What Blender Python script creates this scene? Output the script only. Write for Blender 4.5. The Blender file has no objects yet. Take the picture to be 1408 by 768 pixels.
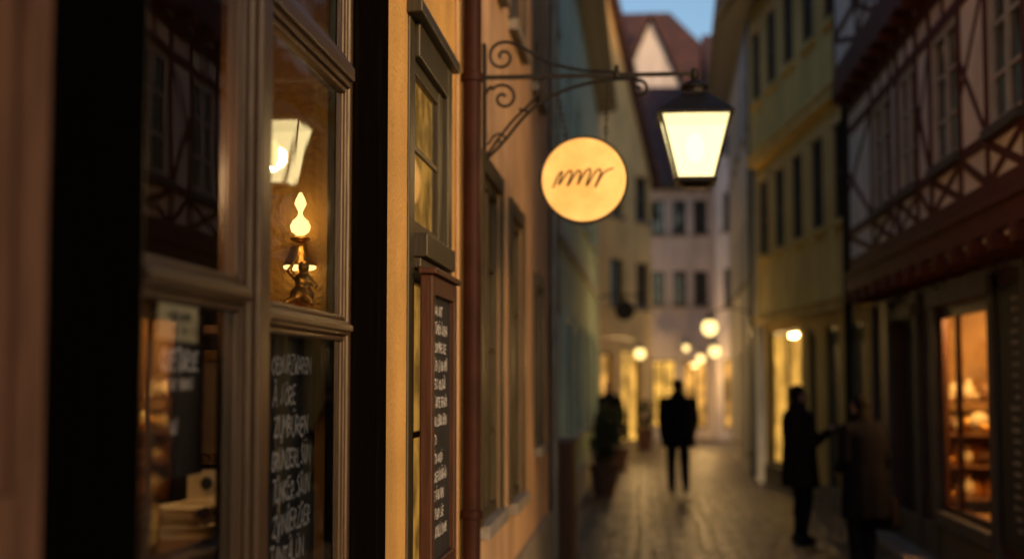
import bpy, math, random
from mathutils import Vector
R=random.Random(11)
sc=bpy.context.scene
col=sc.collection
# ------------------------------------------------------------------ materials
def nt(name):
    m=bpy.data.materials.new(name); m.use_nodes=True
    t=m.node_tree; t.nodes.clear()
    o=t.nodes.new('ShaderNodeOutputMaterial')
    return m,t,o
def lk(t,a,b): t.links.new(a,b)
def mat(name,c,rough=.75,var=.25,scale=3.0,bump=.15,bscale=60.,metal=0.,spec=.4,detail=4,stain=0.):
    m,t,o=nt(name); N=t.nodes
    b=N.new('ShaderNodeBsdfPrincipled'); lk(t,b.outputs[0],o.inputs[0])
    tc=N.new('ShaderNodeTexCoord')
    n=N.new('ShaderNodeTexNoise'); n.inputs['Scale'].default_value=scale; n.inputs['Detail'].default_value=detail
    lk(t,tc.outputs['Object'],n.inputs['Vector'])
    r=N.new('ShaderNodeValToRGB')
    r.color_ramp.elements[0].position=.3; r.color_ramp.elements[1].position=.7
    r.color_ramp.elements[0].color=(c[0]*(1-var),c[1]*(1-var*1.05),c[2]*(1-var*1.1),1)
    r.color_ramp.elements[1].color=(min(1,c[0]*(1+var*.6)),min(1,c[1]*(1+var*.6)),min(1,c[2]*(1+var*.6)),1)
    lk(t,n.outputs[0],r.inputs[0])
    src=r.outputs[0]
    if stain>0:
        mp=N.new('ShaderNodeMapping'); mp.inputs['Scale'].default_value=(2.2,2.2,.35); lk(t,tc.outputs['Object'],mp.inputs[0])
        n3=N.new('ShaderNodeTexNoise'); n3.inputs['Scale'].default_value=1.6; n3.inputs['Detail'].default_value=5
        lk(t,mp.outputs[0],n3.inputs['Vector'])
        r3=N.new('ShaderNodeValToRGB'); r3.color_ramp.elements[0].position=.35; r3.color_ramp.elements[1].position=.62
        r3.color_ramp.elements[0].color=(1-stain,1-stain,1-stain,1); r3.color_ramp.elements[1].color=(1,1,1,1)
        lk(t,n3.outputs[0],r3.inputs[0])
        mx=N.new('ShaderNodeMix'); mx.data_type='RGBA'; mx.blend_type='MULTIPLY'; mx.inputs[0].default_value=1
        lk(t,src,mx.inputs[6]); lk(t,r3.outputs[0],mx.inputs[7]); src=mx.outputs[2]
    lk(t,src,b.inputs['Base Color'])
    b.inputs['Roughness'].default_value=rough; b.inputs['Metallic'].default_value=metal
    b.inputs['Specular IOR Level'].default_value=spec
    if bump>0:
        n2=N.new('ShaderNodeTexNoise'); n2.inputs['Scale'].default_value=bscale; n2.inputs['Detail'].default_value=3
        lk(t,tc.outputs['Object'],n2.inputs['Vector'])
        bp=N.new('ShaderNodeBump'); bp.inputs['Strength'].default_value=bump; bp.inputs['Distance'].default_value=.02
        lk(t,n2.outputs[0],bp.inputs['Height']); lk(t,bp.outputs[0],b.inputs['Normal'])
    return m
def wood(name,c,rough=.45,spec=.5):
    m,t,o=nt(name); N=t.nodes
    b=N.new('ShaderNodeBsdfPrincipled'); lk(t,b.outputs[0],o.inputs[0])
    tc=N.new('ShaderNodeTexCoord'); mp=N.new('ShaderNodeMapping'); mp.inputs['Scale'].default_value=(30,30,2.5)
    lk(t,tc.outputs['Object'],mp.inputs[0])
    n=N.new('ShaderNodeTexNoise'); n.inputs['Scale'].default_value=2; n.inputs['Detail'].default_value=4; lk(t,mp.outputs[0],n.inputs['Vector'])
    r=N.new('ShaderNodeValToRGB'); r.color_ramp.elements[0].position=.3; r.color_ramp.elements[1].position=.75
    r.color_ramp.elements[0].color=(c[0]*.6,c[1]*.6,c[2]*.6,1); r.color_ramp.elements[1].color=(c[0]*1.2,c[1]*1.2,c[2]*1.2,1)
    lk(t,n.outputs[0],r.inputs[0]); lk(t,r.outputs[0],b.inputs['Base Color'])
    b.inputs['Roughness'].default_value=rough; b.inputs['Specular IOR Level'].default_value=spec
    bp=N.new('ShaderNodeBump'); bp.inputs['Strength'].default_value=.25; bp.inputs['Distance'].default_value=.006
    lk(t,n.outputs[0],bp.inputs['Height']); lk(t,bp.outputs[0],b.inputs['Normal'])
    return m
def emit(name,c,s,var=0.,scale=3.):
    m,t,o=nt(name); N=t.nodes
    e=N.new('ShaderNodeEmission'); e.inputs[0].default_value=(*c,1); e.inputs[1].default_value=s
    if var>0:
        tc=N.new('ShaderNodeTexCoord'); n=N.new('ShaderNodeTexNoise'); n.inputs['Scale'].default_value=scale; n.inputs['Detail'].default_value=3
        lk(t,tc.outputs['Object'],n.inputs['Vector'])
        mr=N.new('ShaderNodeMapRange'); mr.inputs[1].default_value=.38; mr.inputs[2].default_value=.62; mr.inputs[3].default_value=s*(1-var); mr.inputs[4].default_value=s*(1+var)
        lk(t,n.outputs[0],mr.inputs[0]); lk(t,mr.outputs[0],e.inputs[1])
    lk(t,e.outputs[0],o.inputs[0]); return m
def glass(name,tint=(.9,.88,.85),boost=1.0,ior=1.5):
    m,t,o=nt(name); N=t.nodes
    tr=N.new('ShaderNodeBsdfTransparent'); tr.inputs[0].default_value=(*tint,1)
    g=N.new('ShaderNodeBsdfGlossy'); g.inputs['Roughness'].default_value=.015
    tc=N.new('ShaderNodeTexCoord'); n=N.new('ShaderNodeTexNoise'); n.inputs['Scale'].default_value=2.2; lk(t,tc.outputs['Object'],n.inputs['Vector'])
    bp=N.new('ShaderNodeBump'); bp.inputs['Strength'].default_value=.12; bp.inputs['Distance'].default_value=.01
    lk(t,n.outputs[0],bp.inputs['Height']); lk(t,bp.outputs[0],g.inputs['Normal'])
    f=N.new('ShaderNodeFresnel'); f.inputs[0].default_value=ior
    mu=N.new('ShaderNodeMath'); mu.operation='MULTIPLY'; mu.inputs[1].default_value=boost; mu.use_clamp=True
    lk(t,f.outputs[0],mu.inputs[0])
    mx=N.new('ShaderNodeMixShader'); lk(t,mu.outputs[0],mx.inputs[0]); lk(t,tr.outputs[0],mx.inputs[1]); lk(t,g.outputs[0],mx.inputs[2])
    lk(t,mx.outputs[0],o.inputs[0]); return m
def lampglass(name,c,s,tr=.7):
    m,t,o=nt(name); N=t.nodes
    e=N.new('ShaderNodeEmission'); e.inputs[0].default_value=(*c,1); e.inputs[1].default_value=s
    T=N.new('ShaderNodeBsdfTransparent'); T.inputs[0].default_value=(tr,tr,tr,1)
    a=N.new('ShaderNodeAddShader'); lk(t,e.outputs[0],a.inputs[0]); lk(t,T.outputs[0],a.inputs[1]); lk(t,a.outputs[0],o.inputs[0]); return m

M={}
M['ochre']=mat('ochre_plaster',(.66,.37,.10),.85,.20,2.6,.5,55,stain=.2)
M['peach']=mat('peach_plaster',(.50,.32,.19),.85,.20,2.2,.45,50,stain=.28)
M['teal']=mat('green_plaster',(.46,.62,.55),.85,.14,1.2,.2,40,stain=.22)
M['yell']=mat('yellow_plaster',(.80,.56,.18),.85,.14,1.2,.2,40,stain=.22)
M['yell2']=mat('warm_yellow_plaster',(.80,.55,.24),.85,.14,1.2,.2,40,stain=.2)
M['white']=mat('white_plaster',(.74,.66,.66),.85,.12,1.2,.2,40,stain=.2)
M['grey']=mat('grey_plaster',(.52,.53,.55),.85,.15,1.2,.2,40,stain=.3)
M['infill']=mat('limewash_infill',(.84,.76,.72),.88,.12,2.5,.3,40,stain=.2)
M['redplaster']=mat('dark_red_shopfront',(.07,.03,.028),.6,.3,4,.2,50)
M['stone']=mat('plinth_stone',(.2,.18,.16),.8,.3,5,.5,25)
M['darkstone']=mat('dark_stone',(.07,.062,.062),.7,.3,5,.4,25)
M['timber']=wood('red_brown_timber',(.11,.032,.022),.7,.12)
M['fr']=wood('bronze_brown_wood',(.060,.031,.014),.36,.38)
M['frd']=wood('black_brown_wood',(.004,.0028,.002),.9,.0)
M['froli']=wood('olive_wood',(.045,.034,.017),.45,.35)
M['frw']=wood('pale_sash_wood',(.5,.46,.42),.5,.4)
M['frdk']=wood('dark_sash_wood',(.05,.045,.04),.5,.4)
M['redwood']=wood('red_brown_wood',(.065,.024,.012),.5,.25)
M['shutter']=wood('brown_shutter_wood',(.24,.10,.045),.75,.1)
M['pipe']=mat('painted_downpipe',(.035,.012,.008),.5,.3,6,.1,30,.0,.08)
M['iron']=mat('black_iron',(.012,.010,.009),.45,.3,10,.25,90,.5,.4)
M['zinc']=mat('zinc',(.12,.12,.12),.45,.3,6,.1,30,.6)
M['glassd']=mat('dark_window_glass',(.015,.018,.022),.06,.3,2,.02,3,0,.9)
M['glass']=glass('shop_glass',(.95,.93,.9),1.9)
M['glass2']=glass('shop_glass_far',(.95,.93,.9),1.0)
M['slate']=mat('blackboard',(.018,.016,.014),.7,.35,6,.1,50)
M['chalk']=mat('chalk',(.85,.80,.74),.95,.2,40,0)
M['paper']=mat('cream_paper',(.8,.66,.40),.9,.1,6,.05,40)
M['gold']=mat('gilt',(.75,.42,.10),.32,.2,12,.2,60,.85)
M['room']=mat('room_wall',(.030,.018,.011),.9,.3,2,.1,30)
M['wood']=wood('table_wood',(.22,.11,.05),.5,.4)
M['fabric']=mat('lampshade_fabric',(.6,.42,.25),.9,.1,20,.2,120)
M['leaf']=mat('leaves',(.035,.05,.02),.6,.5,8,0)
M['clay']=mat('clay_pot',(.12,.06,.04),.8,.3,6,.2,40)
M['skin']=mat('skin',(.42,.26,.19),.6,.08,8,.03,60,spec=.2)
M['coat']=mat('dark_coat',(.012,.011,.014),.95,.3,8,.4,140,spec=.04)
M['coat2']=mat('brown_coat',(.020,.015,.014),.95,.3,8,.4,140,spec=.04)
M['trous']=mat('dark_trousers',(.012,.012,.015),.95,.3,8,.4,140,spec=.05)
M['hair']=mat('dark_hair',(.014,.009,.007),.7,.4,60,.5,150,spec=.15)
M['shoe']=mat('black_shoe',(.012,.011,.01),.5,.2,8,.05,50,spec=.2)
M['eye']=mat('eye',(.02,.015,.01),.2,.1,8,0)
M['ink']=mat('brown_ink',(.07,.03,.012),.7,.2,8,0)
M['lit']=emit('lit_room_amber',(1,.48,.10),.80,.6,2.2)
M['lit2']=emit('lit_room_yellow',(1,.52,.09),1.1,.5,2.6)
M['litdim']=emit('lit_room_dim',(1,.5,.14),.22,.5,2.5)
M['litw']=emit('window_curtain_glow',(1,.50,.09),.46,.5,6)
M['litp']=emit('window_curtain_glow_dim',(1,.50,.12),.30,.6,6)
M['globe']=emit('globe_lamp',(1,.70,.25),2.8)
M['bulb']=emit('bulb',(1,.66,.22),5)
M['shadeg']=emit('lit_shade',(1,.58,.24),.50,.35,14)
M['lantg']=lampglass('lantern_glass',(1,.80,.36),1.6,.30)
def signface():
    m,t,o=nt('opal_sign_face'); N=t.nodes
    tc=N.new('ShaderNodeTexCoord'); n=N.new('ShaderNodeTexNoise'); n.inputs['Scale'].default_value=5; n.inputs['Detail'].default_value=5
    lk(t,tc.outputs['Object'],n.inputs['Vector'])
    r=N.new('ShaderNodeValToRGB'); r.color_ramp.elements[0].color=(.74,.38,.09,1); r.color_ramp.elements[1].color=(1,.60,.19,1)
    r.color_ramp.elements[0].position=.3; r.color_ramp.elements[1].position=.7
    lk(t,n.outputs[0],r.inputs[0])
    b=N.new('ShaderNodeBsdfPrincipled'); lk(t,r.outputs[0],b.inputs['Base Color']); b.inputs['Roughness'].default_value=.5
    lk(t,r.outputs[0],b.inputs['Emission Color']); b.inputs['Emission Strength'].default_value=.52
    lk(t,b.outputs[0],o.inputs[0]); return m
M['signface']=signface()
def roofmat():
    m,t,o=nt('roof_tiles'); N=t.nodes
    b=N.new('ShaderNodeBsdfPrincipled'); lk(t,b.outputs[0],o.inputs[0]); b.inputs['Roughness'].default_value=.8
    tc=N.new('ShaderNodeTexCoord'); mp=N.new('ShaderNodeMapping'); mp.inputs['Rotation'].default_value=(math.radians(90),0,0)
    lk(t,tc.outputs['Object'],mp.inputs[0])
    br=N.new('ShaderNodeTexBrick'); br.inputs['Scale'].default_value=1; br.inputs['Brick Width'].default_value=.22; br.inputs['Row Height'].default_value=.2
    br.inputs['Mortar Size'].default_value=.02
    br.inputs['Color1'].default_value=(.13,.055,.05,1); br.inputs['Color2'].default_value=(.08,.04,.04,1); br.inputs['Mortar'].default_value=(.03,.015,.015,1)
    lk(t,mp.outputs[0],br.inputs[0]); lk(t,br.outputs[0],b.inputs['Base Color'])
    bp=N.new('ShaderNodeBump'); bp.inputs['Distance'].default_value=.03; bp.inputs['Strength'].default_value=.6; lk(t,br.outputs[0],bp.inputs['Height']); lk(t,bp.outputs[0],b.inputs['Normal'])
    return m
M['roof']=roofmat()
def cobble():
    m,t,o=nt('cobblestones'); N=t.nodes
    b=N.new('ShaderNodeBsdfPrincipled'); lk(t,b.outputs[0],o.inputs[0])
    tc=N.new('ShaderNodeTexCoord')
    wn=N.new('ShaderNodeTexNoise'); wn.inputs['Scale'].default_value=1.2; lk(t,tc.outputs['Object'],wn.inputs['Vector'])
    v=N.new('ShaderNodeTexVoronoi'); v.feature='DISTANCE_TO_EDGE'; v.inputs['Scale'].default_value=6.0; v.inputs['Randomness'].default_value=.6
    v2=N.new('ShaderNodeTexVoronoi'); v2.inputs['Scale'].default_value=6.0; v2.inputs['Randomness'].default_value=.6
    lk(t,tc.outputs['Object'],v.inputs['Vector']); lk(t,tc.outputs['Object'],v2.inputs['Vector'])
    r=N.new('ShaderNodeValToRGB'); r.color_ramp.elements[0].position=.0; r.color_ramp.elements[1].position=.16
    lk(t,v.outputs['Distance'],r.inputs[0])
    sep=N.new('ShaderNodeSeparateColor'); lk(t,v2.outputs['Color'],sep.inputs[0])
    r2=N.new('ShaderNodeValToRGB'); r2.color_ramp.elements[0].color=(.04,.034,.035,1); r2.color_ramp.elements[1].color=(.22,.18,.17,1)
    lk(t,sep.outputs[0],r2.inputs[0])
    mx=N.new('ShaderNodeMix'); mx.data_type='RGBA'; mx.inputs[6].default_value=(.012,.010,.010,1)
    lk(t,r.outputs[0],mx.inputs[0]); lk(t,r2.outputs[0],mx.inputs[7]); 
    m2=N.new('ShaderNodeMix'); m2.data_type='RGBA'; m2.blend_type='MULTIPLY'; m2.inputs[0].default_value=.7
    lk(t,mx.outputs[2],m2.inputs[6]); lk(t,wn.outputs[0],m2.inputs[7])
    lk(t,m2.outputs[2],b.inputs['Base Color'])
    b.inputs['Roughness'].default_value=.42
    bp=N.new('ShaderNodeBump'); bp.inputs['Distance'].default_value=.04; bp.inputs['Strength'].default_value=1.
    lk(t,r.outputs[0],bp.inputs['Height']); lk(t,bp.outputs[0],b.inputs['Normal'])
    return m
M['cobble']=cobble()
# ------------------------------------------------------------------ mesh tools
def emp(name,parent=None,loc=(0,0,0),rz=0,scale=1):
    e=bpy.data.objects.new(name,None); col.objects.link(e); e.empty_display_size=.2
    e.location=loc; e.rotation_euler=(0,0,rz); e.scale=(scale,)*3
    if parent: e.parent=parent
    return e
class MB:
    def __init__(s,O=(0,0,0),D=(1,0,0),N=(0,1,0)):
        s.V=[];s.F=[];s.O=Vector(O);s.D=Vector(D).normalized();s.N=Vector(N).normalized();s.k=0
    def p(s,u,w,z): return s.O+u*s.D+w*s.N+Vector((0,0,z))
    def poly(s,*pts):
        i=len(s.V); s.V+= [s.p(*q) for q in pts]; s.F.append(tuple(range(i,i+len(pts))))
    def hexa(s,c):
        i=len(s.V); s.V+=[s.p(*q) for q in c]
        for f in ((0,1,2,3),(4,5,6,7),(0,1,5,4),(1,2,6,5),(2,3,7,6),(3,0,4,7)): s.F.append(tuple(i+j for j in f))
    def box(s,u0,u1,w0,w1,z0,z1):
        s.hexa([(u0,w0,z0),(u1,w0,z0),(u1,w1,z0),(u0,w1,z0),(u0,w0,z1),(u1,w0,z1),(u1,w1,z1),(u0,w1,z1)])
    def beam(s,a,b,wd,w0,w1):
        s.k+=1; w1=w1+(s.k%7)*.0017
        d=Vector((b[0]-a[0],b[1]-a[1])); n=Vector((-d.y,d.x)).normalized()*wd/2
        q=[(a[0]+n.x,a[1]+n.y),(b[0]+n.x,b[1]+n.y),(b[0]-n.x,b[1]-n.y),(a[0]-n.x,a[1]-n.y)]
        s.hexa([(x,w0,z) for x,z in q]+[(x,w1,z) for x,z in q])
    def rings(s,rs,cap=True):
        n=len(rs[0]); i=len(s.V)
        for r in rs: s.V+=[s.p(*q) for q in r]
        for k in range(len(rs)-1):
            for j in range(n):
                a=i+k*n+j; b=i+k*n+(j+1)%n; s.F.append((a,b,b+n,a+n))
        if cap:
            s.F.append(tuple(i+j for j in range(n))); s.F.append(tuple(i+(len(rs)-1)*n+j for j in range(n)))
    def rev(s,p0,p1,prof,n=14):
        p0=Vector(p0);p1=Vector(p1);ax=(p1-p0).normalized()
        a=Vector((0,0,1)) if abs(ax.z)<.9 else Vector((1,0,0))
        x=ax.cross(a).normalized(); y=ax.cross(x)
        s.rings([[tuple(p0+ax*t+(x*math.cos(6.28318*j/n)+y*math.sin(6.28318*j/n))*max(r,1e-4)) for j in range(n)] for t,r in prof])
    def cap(s,p0,p1,r0,r1,n=12):
        L=(Vector(p1)-Vector(p0)).length
        pr=[(-r0*math.cos(a),r0*math.sin(a)) for a in (.1,.6,1.1)]+[(0,r0),(L*.5,(r0+r1)/2),(L,r1)]+[(L+r1*math.sin(a),r1*math.cos(a)) for a in (.5,1.0,1.47)]
        s.rev(p0,p1,pr,n)
    def ell(s,c,r,n=14,m=9):
        rs=[]
        for k in range(m+1):
            a=math.pi*(k+.02)/(m+.04); rs.append([(c[0]+r[0]*math.sin(a)*math.cos(6.28318*j/n),c[1]+r[1]*math.sin(a)*math.sin(6.28318*j/n),c[2]-r[2]*math.cos(a)) for j in range(n)])
        s.rings(rs)
    def lathe(s,c,prof,n=24):
        s.rings([[(c[0]+r*math.cos(6.28318*j/n),c[1]+r*math.sin(6.28318*j/n),c[2]+z) for j in range(n)] for r,z in prof])
    def frusta(s,c,prof):
        s.rings([[(c[0]+h*a,c[1]+h*b,z) for a,b in ((1,1),(-1,1),(-1,-1),(1,-1))] for h,z in prof])
    def make(s,name,m,parent=None,smooth=False,bevel=0,remesh=0,solid=0,face=None,sub=0):
        me=bpy.data.meshes.new(name); me.from_pydata([tuple(v) for v in s.V],[],s.F)
        import bmesh
        bm=bmesh.new(); bm.from_mesh(me)
        if face is None: bmesh.ops.recalc_face_normals(bm,faces=bm.faces)
        else:
            bm.normal_update()
            for f in bm.faces:
                if f.normal.dot(Vector(face))<0: f.normal_flip()
        bm.to_mesh(me); bm.free()
        me.materials.append(m)
        if smooth: me.polygons.foreach_set('use_smooth',[True]*len(me.polygons))
        o=bpy.data.objects.new(name,me); col.objects.link(o)
        if parent: o.parent=parent
        if bevel:
            b=o.modifiers.new('bevel','BEVEL'); b.width=bevel; b.segments=2; b.limit_method='ANGLE'
        if solid:
            b=o.modifiers.new('solid','SOLIDIFY'); b.thickness=solid
        if remesh:
            b=o.modifiers.new('remesh','REMESH'); b.mode='VOXEL'; b.voxel_size=remesh; b.use_smooth_shade=True
            b=o.modifiers.new('smooth','SMOOTH'); b.iterations=3
        return o
def tube(name,pts,r,m,parent,close=False,smooth=True):
    cu=bpy.data.curves.new(name,'CURVE'); cu.dimensions='3D'; cu.bevel_depth=r; cu.bevel_resolution=3; cu.use_fill_caps=True
    if smooth and len(pts)>2:
        P=[Vector(p) for p in pts]; Q=[]
        for i in range(len(P)-1):
            a=P[max(0,i-1)];b=P[i];c=P[i+1];d=P[min(len(P)-1,i+2)]
            for k in range(6):
                t=k/6; Q.append(.5*((2*b)+(c-a)*t+(2*a-5*b+4*c-d)*t*t+(3*b-a-3*c+d)*t**3))
        Q.append(P[-1]); pts=Q
    sp=cu.splines.new('POLY'); sp.points.add(len(pts)-1)
    for i,p in enumerate(pts): sp.points[i].co=(p[0],p[1],p[2],1)
    sp.use_cyclic_u=close
    cu.materials.append(m)
    o=bpy.data.objects.new(name,cu); col.objects.link(o); o.parent=parent; return o
# ------------------------------------------------------------------ handwriting
G={'A':"00 39 60|13 53",'B':"00 09 48 46 05 54 42 00",'C':"58 39 16 12 30 51",'D':"00 09 37 54 32 00",'E':"50 00 09 59|05 45",'F':"00 09 59|05 45",
'G':"58 39 16 12 30 51 54 34",'H':"00 09|60 69|05 65",'I':"20 29",'J':"49 42 20 02",'K':"00 09|59 05 50",'L':"09 00 50",'M':"00 09 34 69 60",'N':"00 09 60 69",
'O':"30 03 06 39 66 63 30",'P':"00 09 48 55 04",'R':"00 09 48 55 04 50",'S':"58 39 17 35 53 30 01",'T':"09 69|30 39",'U':"09 02 30 52 59",'V':"09 30 69",
'W':"09 20 35 40 69",'Y':"09 35 69|35 30",'Z':"09 69 00 60",'.':"10 11",',':"11 00",'-':"14 44"}
UM={'Ä':'A','Ö':'O','Ü':'U'}
def write(mb,u,z,text,h,w,th=.07,wr=.62,slant=.12,jit=.5):
    cx=u
    for ch in text:
        if ch==' ': cx+=h*wr*.7; continue
        g=G[UM.get(ch,ch)]; sc_=h/9; sh=R.uniform(-.05,.05)*h; k=R.uniform(.88,1.12)
        strokes=[[(int(q[0]),int(q[1])) for q in st.split()] for st in g.split('|')]
        if ch in UM: strokes+=[[(1,11),(1,12)],[(4,11),(4,12)]]
        for st in strokes:
            pts=[]
            for x,y in st:
                x+=R.uniform(-jit,jit); y=y*k+R.uniform(-jit,jit)
                pts.append((cx+(x*wr*1.25+y*slant)*sc_, z+sh+y*sc_))
            for a,b in zip(pts[:-1],pts[1:]):
                d=Vector((b[0]-a[0],b[1]-a[1]))
                if d.length<1e-6: continue
                d.normalize(); n=Vector((-d.y,d.x))*h*th*.5*R.uniform(.7,1.2); e=d*h*th*.3
                mb.k+=1; ww=w+(mb.k%9)*.00015
                mb.poly((a[0]-e.x+n.x,ww,a[1]-e.y+n.y),(b[0]+e.x+n.x,ww,b[1]+e.y+n.y),(b[0]+e.x-n.x,ww,b[1]+e.y-n.y),(a[0]-e.x-n.x,ww,a[1]-e.y-n.y))
        cx+=h*wr*(.55 if ch in 'I.,1' else 1.0)
# ------------------------------------------------------------------ facade builder
def facade(par,O,D,N,L,z0,H,ops,wall,rev=.14,frame='frdk',dep=6,body=True,sill='stone',surround=None,pfx='',litoff=.07):
    """ops: (u0,u1,za,zb,kind,nx,nz)"""
    W=MB(O,D,N);F=MB(O,D,N);Gd=MB(O,D,N);S=MB(O,D,N);SU=MB(O,D,N);LT={}
    us=sorted({0.,L}|{round(o[0],4) for o in ops}|{round(o[1],4) for o in ops})
    zs=sorted({z0,H}|{round(o[2],4) for o in ops}|{round(o[3],4) for o in ops})
    for a,b in zip(us[:-1],us[1:]):
        for c,d in zip(zs[:-1],zs[1:]):
            mu,mz=(a+b)/2,(c+d)/2
            if any(o[0]<mu<o[1] and o[2]<mz<o[3] for o in ops): continue
            W.poly((a,0,c),(b,0,c),(b,0,d),(a,0,d))
    for o in ops:
        u0,u1,a,b,kind=o[:5]
        r={'open':.3,'thin':.05}.get(kind,rev)
        W.poly((u0,0,a),(u0,-r,a),(u0,-r,b),(u0,0,b)); W.poly((u1,0,a),(u1,-r,a),(u1,-r,b),(u1,0,b))
        W.poly((u0,0,b),(u0,-r,b),(u1,-r,b),(u1,0,b)); W.poly((u0,0,a),(u0,-r,a),(u1,-r,a),(u1,0,a))
        if kind in ('open','thin'): continue
        nx,nz=(o[5],o[6]) if len(o)>6 else (2,2)
        ft=.055; g=-r+.02
        F.box(u0,u0+ft,g-.03,g+.035,a,b);F.box(u1-ft,u1,g-.03,g+.035,a,b)
        F.box(u0+ft,u1-ft,g-.03,g+.035,a,a+ft);F.box(u0+ft,u1-ft,g-.03,g+.035,b-ft,b)
        if kind=='door':
            F.box(u0+ft,u1-ft,g-.02,g+.0,a+ft,b-ft)
            wd=(u1-u0-2*ft)
            for k in range(2):
                for zz,zt in ((a+.2,a+.9),(a+1.05,b-.25)):
                    x0=u0+ft+wd*(.08+.48*k); F.box(x0,x0+wd*.36,g,g+.02,zz,zt)
            continue
        for i in range(1,nx):
            x=u0+(u1-u0)*i/nx; t=.03 if i*2==nx else .015; F.box(x-t,x+t,g-.02,g+.03 if t>.02 else g+.02,a+ft,b-ft)
        for i in range(1,nz):
            zz=a+(b-a)*i/nz; F.box(u0+ft,u1-ft,g-.018,g+.018,zz-.014,zz+.014)
        if kind=='win':
            Gd.poly((u0,g,a),(u1,g,a),(u1,g,b),(u0,g,b))
        elif kind.startswith('lit'):
            lo=litoff
            LT.setdefault(kind,MB(O,D,N)).poly((u0-.1,g-lo,a-.1),(u1+.1,g-lo,a-.1),(u1+.1,g-lo,b+.1),(u0-.1,g-lo,b+.1))
            LT.setdefault('g',MB(O,D,N)).poly((u0,g,a),(u1,g,a),(u1,g,b),(u0,g,b))
        if a>z0+.3: S.box(u0-.06,u1+.06,-.01,.06,a-.07,a+.004)
        if surround:
            s_=.1
            SU.box(u0-s_,u0-.002,-.01,.025,a,b+s_);SU.box(u1+.002,u1+s_,-.01,.025,a,b+s_);SU.box(u0-.002,u1+.002,-.01,.0235,b+.002,b+s_)
    if body:
        W.poly((0,0,z0),(0,-dep,z0),(0,-dep,H),(0,0,H));W.poly((L,0,z0),(L,-dep,z0),(L,-dep,H),(L,0,H));W.poly((0,-dep,z0),(L,-dep,z0),(L,-dep,H),(0,-dep,H))
    W.make(pfx+'walls',M[wall],par)
    if F.V:F.make(pfx+'window_frames',M[frame],par)
    if Gd.V:Gd.make(pfx+'window_panes',M['glassd'],par,face=N)
    if S.V:S.make(pfx+'window_sills',M[sill],par,bevel=.006)
    if SU.V:SU.make(pfx+'window_surrounds',M[surround],par)
    for k,v in LT.items():
        if k=='g': v.make(pfx+'lit_panes',M['glass2'],par,face=N)
        else: v.make(pfx+'lit_room',M[k],par)
def roof_eaves(par,O,D,N,L,H,dep,rh,ov=.35,hipR=0,hipL=0,wallm=None):
    r=MB(O,D,N)
    e=H-.12
    r.poly((-.2,ov,e),(L+.2,ov,e),(L+.2-hipR,-dep/2,H+rh),(-.2+hipL,-dep/2,H+rh))
    r.poly((-.2,-dep-ov,e),(L+.2,-dep-ov,e),(L+.2-hipR,-dep/2,H+rh),(-.2+hipL,-dep/2,H+rh))
    if hipR: r.poly((L+.2,ov,e),(L+.2,-dep-ov,e),(L+.2-hipR,-dep/2,H+rh))
    if hipL: r.poly((-.2,ov,e),(-.2,-dep-ov,e),(-.2+hipL,-dep/2,H+rh))
    r.make('roof',M['roof'],par)
    w=MB(O,D,N)
    if wallm:
        if not hipR: w.poly((L,0,H),(L,-dep,H),(L,-dep/2,H+rh-.05))
        if not hipL: w.poly((0,0,H),(0,-dep,H),(0,-dep/2,H+rh-.05))
        if w.V: w.make('gable_walls',M[wallm],par)
    g=MB(O,D,N); g.box(-.2,L+.2,ov-.02,ov+.09,e-.10,e-.01); g.box(-.15,L+.15,-.02,ov-.03,e-.16,e-.06); g.make('gutter_and_soffit',M['frdk'],par)
# ------------------------------------------------------------------ ground
g=MB(); g.poly((-60,-60,0),(60,-60,0),(60,140,0),(-60,140,0)); g.make('cobbled_street',M['cobble'])
k=MB(); y=8.
while y<17:
    l=R.uniform(.8,1.1); k.box(2.42,2.73,y,y+l-.012,0,.10+R.uniform(0,.006)); y+=l
k.make('pavement_kerb',M['stone'],bevel=.012)
# ------------------------------------------------------------------ HOUSE A (ochre)
X0=-.84
A=emp('ochre_plaster_house')
OA=(X0,-6,0); D=(0,1,0); NE=(1,0,0); NW=(-1,0,0)
def yo(a): return a+6
opsA=[(yo(2.1),yo(4.2),.75,3.3,'open'),
      (yo(5.2),yo(6.0),.95,2.95,'open'),
      (yo(.0),yo(.9),.9,2.9,'win',2,3),(yo(-3),yo(-1.6),0.1,2.4,'door')]
for c in (-4.4,-2,.4,2.9,5.3): opsA.append((yo(c),yo(c+1.0),4.2,5.8,'win',2,3))
facade(A,OA,D,NE,13.05,0,8,opsA,'ochre',frame='froli',surround='froli')
roof_eaves(A,OA,D,NE,13.05,8,7,3.2,wallm='ochre')
# folded-back wooden shutter beside the shop window
c=MB((0,0,0),D,NE)
c.box(1.25,1.33,X0+.002,X0+.032,.65,3.4); c.box(1.80,1.88,X0+.002,X0+.032,.65,3.4)
for z in (.65,1.5,2.4,3.3): c.box(1.332,1.798,X0+.002,X0+.031,z,z+.1)
for za_,zb_ in ((.752,1.498),(1.602,2.398),(2.502,3.298)): c.box(1.332,1.798,X0+.002,X0+.018,za_,zb_)
c.make('window_shutter',M['shutter'],A,bevel=.004)
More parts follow.
